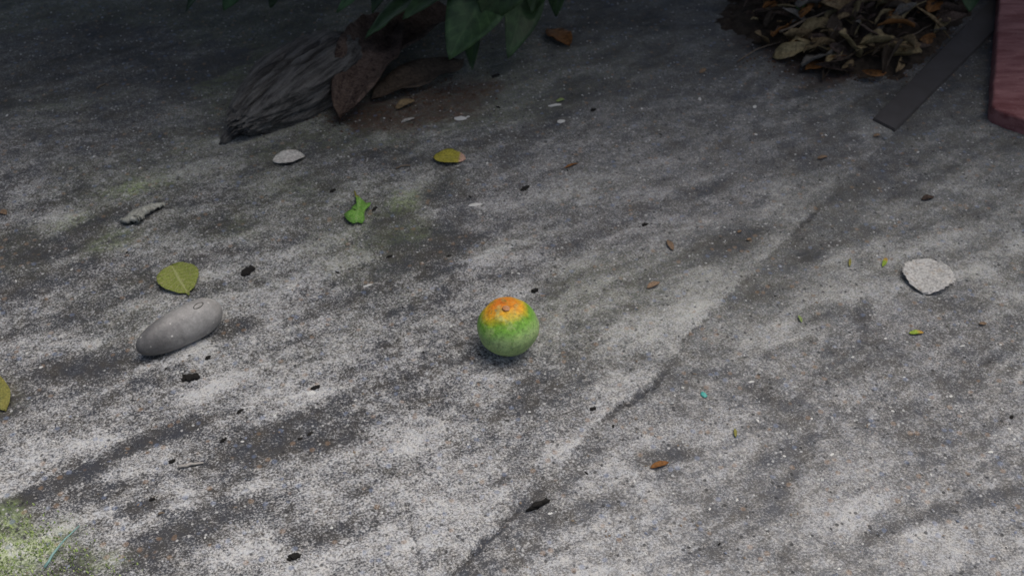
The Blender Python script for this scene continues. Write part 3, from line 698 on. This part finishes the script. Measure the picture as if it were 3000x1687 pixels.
def lobed_leaf():
    """upright cluster of three lobes: outline drawn on the slab and bent"""
    out = [(1008,640),(1022,630),(1036,632),(1030,618),(1043,606),(1052,596),(1046,586),(1040,578),(1050,580),(1058,592),(1074,604),(1088,604),(1084,618),(1072,624),(1068,636),(1070,650),(1062,663),(1048,658),(1036,664),(1018,656)]
    C = at(1050, 628); bm = bmesh.new()
    def z(p): return .004+.004*mnoise.noise(Vector((p.x*60, p.y*60, 2)))+.003*abs(p.x)/.02
    top = []
    for rr in (1, .55):
        ring = []
        for q_ in out:
            w_ = at(*q_)-C; w_ *= rr; ring.append(bm.verts.new((w_.x, w_.y, z(w_)+(.002 if rr < 1 else 0))))
        top.append(ring)
    cv = bm.verts.new((0, 0, .006)); n = len(out)
    for k in range(n):
        bm.faces.new((top[0][k], top[0][(k+1) % n], top[1][(k+1) % n], top[1][k])); bm.faces.new((top[1][k], top[1][(k+1) % n], cv))
    bm.normal_update(); 
    bmesh.ops.recalc_face_normals(bm, faces=bm.faces[:])
    me = bpy.data.meshes.new('lobed_leaf'); bm.to_mesh(me); bm.free()
    A = me.attributes.new('lt', 'FLOAT', 'POINT'); B = me.attributes.new('ls', 'FLOAT', 'POINT')
    ym = max(v.co.y for v in me.vertices)
    A.data.foreach_set('value', [min(1, max(0, (v.co.y+.03)/(ym+.03))) for v in me.vertices]); B.data.foreach_set('value', [v.co.x/.022 for v in me.vertices])
    o = link('lobed_leaf', smooth(me), m_vg); md = o.modifiers.new('thickness', 'SOLIDIFY'); md.thickness = .0006; o.location = (C.x, C.y, gh(C.x, C.y)); tag(o, 'vivid green lobed leaf scrap on the slab', 'leaf')
    P0, P1 = at(1046,586)-C, at(1040,572)-C
    link('stem', tube_mesh('stem', [P0+Vector((0, 0, .004)), P1+Vector((0, 0, .006))], [.0012, .0010], 6), plain_mat('olive_stem', (.13, .12, .02), (.2, .17, .03), 200), o)
lobed_leaf()
# curled crinkled leaf edge
def crinkled():
    path = [(350,656),(372,660),(392,658),(408,660),(420,654),(430,640),(446,630),(458,620),(474,612),(486,606)]
    pts = [at(*p) for p in path]; C = pts[0].copy(); V = []; F = []; T = []; S = []; q = random.Random(8); nw = 7
    dense = []
    for a, b in zip(pts[:-1], pts[1:]):
        for i in range(4): dense.append(a.lerp(b, i/4))
    dense.append(pts[-1]); N = len(dense)
    for i, p in enumerate(dense):
        t = i/(N-1); d = (dense[min(i+1, N-1)]-dense[max(i-1, 0)]).normalized(); nrm = Vector((-d.y, d.x, 0)); env = .35+.65*math.sin(math.pi*min(1, t*.9+.06))
        for k in range(nw):
            s_ = k/(nw-1); a = s_*2.5; rr = .0085*env*(1+.35*mnoise.noise(Vector((i*.55, s_*2, 1))))
            pos = p+nrm*(.026*env*(1-s_) + .003*mnoise.noise(Vector((i*.7, s_, 4))))+Vector((0, 0, .0012+.011*env*math.exp(-((s_-.78)/.26)**2)+.004*mnoise.noise(Vector((i*.75, s_*3, 7)))*s_))
            V.append(tuple(pos-C)); T.append(t); S.append(s_)
    for i in range(N-1):
        for k in range(nw-1): a = i*nw+k; F.append((a, a+1, a+nw+1, a+nw))
    me = bpy.data.meshes.new('crinkled_leaf'); me.from_pydata(V, [], F)
    for nm, arr in (('lt', T), ('ls', S)): A = me.attributes.new(nm, 'FLOAT', 'POINT'); A.data.foreach_set('value', arr)
    o = link('crinkled_leaf', smooth(me), m_crin); o.location = (C.x, C.y, gh(C.x, C.y)); md = o.modifiers.new('thickness', 'SOLIDIFY'); md.thickness = .0006
    tag(o, 'crinkled grey leaf with its front edge curled up on the left', 'leaf')
crinkled()
m_bit_or = leaf_mat('orange_scrap', (.21, .14, .09), (.17, .12, .08), (.26, .18, .12), None, .75, .2, 150, .3)
m_bit_ol = leaf_mat('olive_scrap', (.22, .20, .05), (.17, .17, .05), (.3, .28, .1), None, .75, .2, 150, .3)
m_bit_gr = leaf_mat('green_scrap', (.17, .23, .08), (.20, .25, .09), (.26, .3, .12), None, .7, .2, 150, .3)
m_bit_gy = leaf_mat('green_yellow_scrap', (.22, .34, .04), (.28, .34, .05), (.3, .36, .1), None, .7, .2, 150, .3, tip=((.40, .24, .05), .5, .75))
SCR = [((2663,975),(2707,972),.0055,m_bit_gy,'green scrap with an orange end below the bleached grey leaf'),
       ((2489,780),(2491,756),.0030,m_bit_ol,'olive sliver of leaf, left of two slivers before the bleached leaf'),
       ((2586,782),(2598,754),.0050,m_bit_gy,'thin scrap, green below and orange above, near the bleached leaf'),
       ((2340,922),(2349,944),.0035,m_bit_gr,'tiny green sliver right of the slab joint'),
       ((2870,946),(2893,942),.0045,m_bit_or,'small orange leaf crumb at the right, beyond the green scrap'),
       ((2700,585),(2736,575),.0080,m_brown,'small brown leaf scrap on the dark slab right of the joint'),
       ((2160,684),(2172,678),.0035,m_bit_or,'upper of two tiny orange crumbs left of the joint'),
       ((2187,706),(2201,701),.0040,m_bit_or,'lower of two tiny orange crumbs left of the joint'),
       ((1954,708),(1972,738),.0065,m_bit_or,'orange brown leaf scrap right of the fruit, farther one'),
       ((1895,846),(1932,828),.0070,m_bit_or,'orange brown leaf scrap right of the fruit, nearer one'),
       ((2153,1252),(2156,1279),.0030,m_bit_ol,'yellow sliver lying in front of the slab joint'),
       ((1905,1368),(1960,1350),.0062,m_orange,'orange brown dry leaf scrap near the front'),
       ((-34,1110),(14,1205),.026,m_bit_ol,'yellow green leaf cut by the left edge of the picture'),
       ((0,620),(20,630),.0080,m_bit_or,'small rust scrap at the left edge'),
       ((2050,218),(2068,206),.0070,m_bit_or,'orange crumb left of the litter heap'),
       ((2394,468),(2424,460),.0055,m_bit_or,'reddish scrap in front of the dark strip'),
       ((1652,496),(1694,482),.0040,m_orange,'thin reddish sliver right of the olive yellow leaf'),
       ((1630,301),(1654,294),.0060,m_bit_gr,'tiny green scrap beside the long white sliver'),
       ((2558,402),(2578,398),.0050,m_bit_or,'tiny red crumb at the lower end of the dark strip'),
       ((1175,362),(1215,350),.0060,m_pale,'small pale sliver on the brown soil stain')]
for k, (b, t, wd, mt, lab) in enumerate(SCR):
    ground_leaf('leaf_scrap', b, t, wd, prof_oval, mt, lab, None, .0016, bend=.10, cup=.12, ruff=.15, seed=200+k, nl=8, nw=4)
# teal plastic scrap
tm = plain_mat('teal_plastic', (.05, .30, .26), (.09, .38, .33), 200, .45, .5)
o = link('plastic_scrap', smooth(lump_mesh('plastic_scrap', (.0042, .0028, .0009), 3, .4, 1.8, 2)), tm); lay(o, at(2062,1152), 1.9, .001)
tag(o, 'tiny teal plastic scrap right of the slab joint', 'scrap')
twig((134,1668), (236,1546), .0012, 'blue green straw lying across the moss in the front left corner', .003, .004, 21, plain_mat('teal_straw', (.12, .24, .22), (.20, .32, .30), 120, .55), 'straw', 'straw', 9, .004)

# ------------------------------------------------------------------ black soil clumps
s = NT('black_soil_clump'); P = s.obj(); n = s.noise(P, 500, 4, .7); s.bump(n, .8, .0015)
m_clump = s.fin(s.mix(s.rng(n, .35, .65), (.007, .007, .007), (.030, .027, .024)), .9, .25)
def clump_mesh(seed):
    q = random.Random(seed); bm = bmesh.new()
    for k in range(4):
        rr = (.34, .26, .20, .15)[k]*q.uniform(.85, 1.1); b = bmesh.ops.create_icosphere(bm, subdivisions=2, radius=rr)
        off = Vector(((-.06, .24, -.34, q.uniform(-.3, .4))[k], (0, .06, -.08, q.choice((-.22, .22)))[k]+q.uniform(-.05, .05), rr*.55))
        for v in b['verts']:
            v.co *= 1+.9*mnoise.noise(v.co*8+Vector((seed*3+k, k, 2))); v.co.z *= .8; v.co += off
            if v.co.z < 0: v.co.z *= .1
    me = bpy.data.meshes.new('soil_clump'); bm.to_mesh(me); bm.free(); me.materials.append(m_clump); return smooth(me)
CM = [clump_mesh(k) for k in range(8)]
CL = [(727,799,46,'black soil clump to the right of the yellow green leaf'),
      (559,1110,52,'biggest black soil clump in front of the long smooth stone'),
      (610,1050,20,'small black crumb just below the lower end of the smooth stone'),
      (703,1205,22,'black crumb beside a thin pale hair, left of centre front'),
      (656,1288,22,'black crumb above the pale grey twig'),
      (505,1352,22,'black crumb at the left end of the pale grey twig'),
      (862,1633,40,'black soil clump near the bottom edge'),
      (924,1137,28,'black crumb touching a white chip'),
      (908,1267,20,'right one of a pair of flat black crumbs'),
      (879,1282,15,'left one of a pair of flat black crumbs'),
      (446,1463,18,'small black crumb in the front left, above the moss'),
      (1142,751,20,'black crumb at the left of the dark stain behind the fruit'),
      (1317,751,16,'black crumb at the right of the dark stain behind the fruit'),
      (1567,853,26,'black crumb just behind the round fruit'),
      (1890,662,22,'black crumb right of centre, far from any leaf'),
      (1097,614,22,'black crumb touching the vivid green lobed leaf'),
      (975,560,20,'black crumb left of the vivid green lobed leaf'),
      (1452,225,26,'black crumb in front of the hanging green leaves'),
      (1738,324,20,'black crumb on the slab right of the white scraps'),
      (1540,553,34,'flat black sliver right of centre above the fruit'),
      (1582,1474,78,'long knobbly black debris lying on the joint near the front'),
      (1737,1199,22,'black crumb left of the joint, in front of the fruit'),
      
      
      
      
      (2967,1216,17,'black crumb at the right edge'),
      
      
      ]
for k, (px, py, sz, lab) in enumerate(CL):
    p = at(px, py); o = link('soil_clump', CM[k % 8]); lay(o, p, .45+rnd.uniform(-.35, .35)); L = sz*mpp(px, py)*.92
    o.scale = (L*1.05, L*.95, L*(.30 if 'flat' in lab or 'sliver' in lab else .6)); tag(o, lab, 'soil', 'black soil clumps on the slab')
    if 'knobbly' in lab: o.scale.y *= .45; o.rotation_euler.z = .42
for px, py, sz in [(486,1083,13),(372,740,11),(370,752,10),(989,799,15),(1194,853,11),(1377,578,11),(1179,899,8),(1404,1036,10),(1460,316,13),(1662,500,9),(1934,396,11),
                   (1718,1379,14),(1796,1243,13),(2109,1587,11),(2270,864,11),(1240,1030,9)]:
    p = at(px, py); o = link('soil_crumb', CM[rnd.randrange(8)]); lay(o, p, rnd.uniform(0, 6)); L = sz*mpp(px, py)
    o.scale = (L, L*.8, L*.5); tag(o, 'tiny black crumb, hardly bigger than a grain of gravel', 'soil', 'tiny black crumbs')

# ------------------------------------------------------------------ white stone chips
def chip_mesh(seed):
    q = random.Random(seed); bm = bmesh.new(); bmesh.ops.create_icosphere(bm, subdivisions=1, radius=.5)
    for v in bm.verts:
        v.co *= q.uniform(.72, 1.2); v.co.z = v.co.z*.5+.18
    me = bpy.data.meshes.new('stone_chip'); bm.to_mesh(me); bm.free(); return me
m_chip = plain_mat('white_chip', (.50, .50, .48), (.66, .65, .62), 3, .8, .3, .3, .05)
HM = [chip_mesh(k) for k in range(6)]
for h_ in HM: h_.materials.append(m_chip)
CH = [(1347,351,44,.45,'ragged white chip on the slab, below the brown soil stain'),(1642,355,28,.6,'white chip right of the ragged one, below a white sliver'),
      (1623,310,50,.18,'long thin white sliver on the far slab'),(1391,601,44,.35,'long pale chip right of the vivid green lobed leaf'),
      (1078,836,36,.15,'thin pale sliver left of the dark stain behind the fruit'),(912,1152,30,.5,'white angular chip touching a black crumb'),
      (1611,1498,17,.5,'white chip beside the long knobbly black debris'),(1772,1430,20,.5,'white chip in the front, right of the joint'),
      (2820,1009,22,.2,'thin white sliver at the right below the green scrap'),(2202,1112,20,.4,'white chip above the teal scrap'),
      (2904,1319,20,.4,'white flake near the right edge'),(2439,1327,17,.4,'white flake in the front right'),(1245,608,16,.6,'white chip beside the vivid green lobed leaf'),
      (1371,345,12,.6,'small white crumb close to the ragged white chip')]
for k, (px, py, sz, ar, lab) in enumerate(CH):
    p = at(px, py); o = link('stone_chip', HM[k % 6]); lay(o, p, .35+rnd.uniform(-.3, .3)); L = sz*mpp(px, py)
    o.scale = (L, L*max(ar, .2)*1.25, min(L*.4, .0035)); tag(o, lab, 'chip', 'white chips on the slab')
small = [(845,845,10),(157,1293,11),(431,1428,9),(310,1261,10),(330,1546,12),(1551,1204,9),(1371,1302,9),(1860,1404,9),(2470,948,10),(2596,987,11),(2934,1004,9),(2788,1156,11),
         (2617,1198,11),(2221,1227,13),(2215,1335,10),(2460,1660,10),(2538,1536,12),(2570,746,9),(2080,1485,10),(2690,970,8),(211,790,9),(47,823,10),(271,980,10),(80,1035,12),(2300,1330,10),
         (2380,1220,10),(2820,1200,9),(2730,1385,9),(1345,1036,9),(1500,800,8),(1520,802,8),(20,340,10),(410,492,9),(275,458,8),(735,380,10),(1428,480,10),(1880,322,9),(2050,293,16),(2210,317,16),(2215,395,10),
         (2690,442,10),(2420,395,9),(805,1215,10),(710,1292,10),(120,1075,12),(2960,1250,12),(2975,1280,10),(2650,1100,8),(2500,1040,9),(1100,1335,9),(1040,1170,9)]
for px, py, sz in small:
    p = at(px, py); o = link('stone_chip', HM[rnd.randrange(6)]); lay(o, p, rnd.uniform(0, 6)); L = sz*mpp(px, py)
    o.scale = (L*1.15, L*.75, L*.45); tag(o, 'tiny white stone grain set on the concrete', 'chip', 'tiny white stone grains')

# ------------------------------------------------------------------ loose grit, moss and soil crumbs (uncountable)
def scatter_mesh(name, N, sizefn, posfn, flat=.5):
    base = np.array([(1,0,0),(-1,0,0),(0,1,0),(0,-1,0),(0,0,1),(0,0,-1)], float)
    fc = np.array([(0,2,4),(2,1,4),(1,3,4),(3,0,4),(2,0,5),(1,2,5),(3,1,5),(0,3,5)])
    V = []; F = []; k = 0
    for i in range(N):
        x, y = posfn(); s_ = sizefn(); a = rng.uniform(0, 6.28); b = base*rng.uniform(.6, 1.25, (6, 1)); b[:, 2] *= flat
        c_, n_ = math.cos(a), math.sin(a); bx = b[:, 0]*c_-b[:, 1]*n_*.7; by = b[:, 0]*n_+b[:, 1]*c_*.7
        V.append(np.stack([x+bx*s_, y+by*s_, gh(x, y)+b[:, 2]*s_+s_*.15], -1)); F.append(fc+6*i)
    me = bpy.data.meshes.new(name); me.from_pydata(np.vstack(V).tolist(), [], np.vstack(F).tolist()); return me
s = NT('grit'); P = s.geo(); d, cc = s.vor(P, 90); sp = s.n('SeparateColor'); s.l(cc, sp.inputs[0])
cr = s.n('ValToRGB'); s.l(sp.outputs[0], cr.inputs[0]); e = cr.color_ramp.elements; cr.color_ramp.interpolation = 'CONSTANT'
e[0].color = (.10, .10, .10, 1); e[1].position = .85; e[1].color = (.5, .5, .48, 1)
for p_, q_ in ((.25, (.24, .23, .22)), (.5, (.33, .32, .31)), (.66, (.20, .16, .12)), (.74, (.20, .22, .27))): el = e.new(p_); el.color = (*q_, 1)
m_grit = s.fin(cr.outputs[0], .85, .25)
def gpos():
    while True:
        px, py = rng.uniform(-150, 3150), rng.uniform(40, 1760)
        p = at(px, py)
        if rng.random() < .35+.65*min(1, max(0, (1.5-p.y)/.8)): return p.x, p.y
g = link('grit', scatter_mesh('grit', 9000, lambda: .0004+.0019*rng.random()**4, gpos), m_grit); tag(g, 'loose fine grit strewn over the concrete', 'grit', kind='stuff')
def spos():
    px, py = [(1120,340),(1230,280),(1330,260),(1010,340),(2480,215),(2400,200),(2620,200),(2560,220),(2700,160),(2280,170),(2800,90)][rng.integers(11)]
    p = at(px+rng.normal(0, 60), py+rng.normal(0, 18)); return p.x, p.y
g = link('soil_crumbs', scatter_mesh('soil_crumbs', 1800, lambda: .0006+.0028*rng.random()**3, spos, .6), plain_mat('brown_crumbs', (.05, .032, .022), (.13, .085, .06), 60, .95, .1)); tag(g, 'brown soil crumbs beside the wood chunk and the litter heap', 'soil', kind='stuff')
def moss_mesh():
    V = []; F = []; i = 0; q = random.Random(5)
    while i < 1500:
        px, py = q.uniform(-60, 430), q.uniform(1440, 1760)
        dn = max(0, 1-math.hypot((px-20)/330, (py-1690)/235)) + .25*max(0, 1-math.hypot((px-330)/120, (py-1660)/60))
        p = at(px, py)
        if q.random() > dn*1.3*(.5+.9*(mnoise.noise(Vector((p.x*45, p.y*45, 0)))+.3)): continue
        i += 1; h = q.uniform(.001, .0032); a = q.uniform(0, 6.28); w_ = h*.28; le = q.uniform(.2, .9)*h; b = q.uniform(0, 6.28)
        dx, dy = math.cos(a)*w_, math.sin(a)*w_; z = gh(p.x, p.y)-.0005; tx, ty = p.x+math.cos(b)*le, p.y+math.sin(b)*le; k = len(V)
        V += [(p.x-dx, p.y-dy, z), (p.x+dx, p.y+dy, z), ((p.x+tx)/2+dx*.9, (p.y+ty)/2+dy*.9, z+h*.7), ((p.x+tx)/2-dx*.9, (p.y+ty)/2-dy*.9, z+h*.7), (tx, ty, z+h)]
        F += [(k, k+1, k+2, k+3), (k+3, k+2, k+4)]
    me = bpy.data.meshes.new('moss'); me.from_pydata(V, [], F); return me
s = NT('moss_green'); P = s.geo(); n = s.noise(P, 120, 3, .7); s.fin(s.mix(s.rng(n, .35, .65), (.16, .25, .06), (.38, .46, .18)), .8, .2)
g = link('moss', moss_mesh(), s.m); tag(g, 'thin bright green moss in the front left corner', 'moss', kind='stuff')
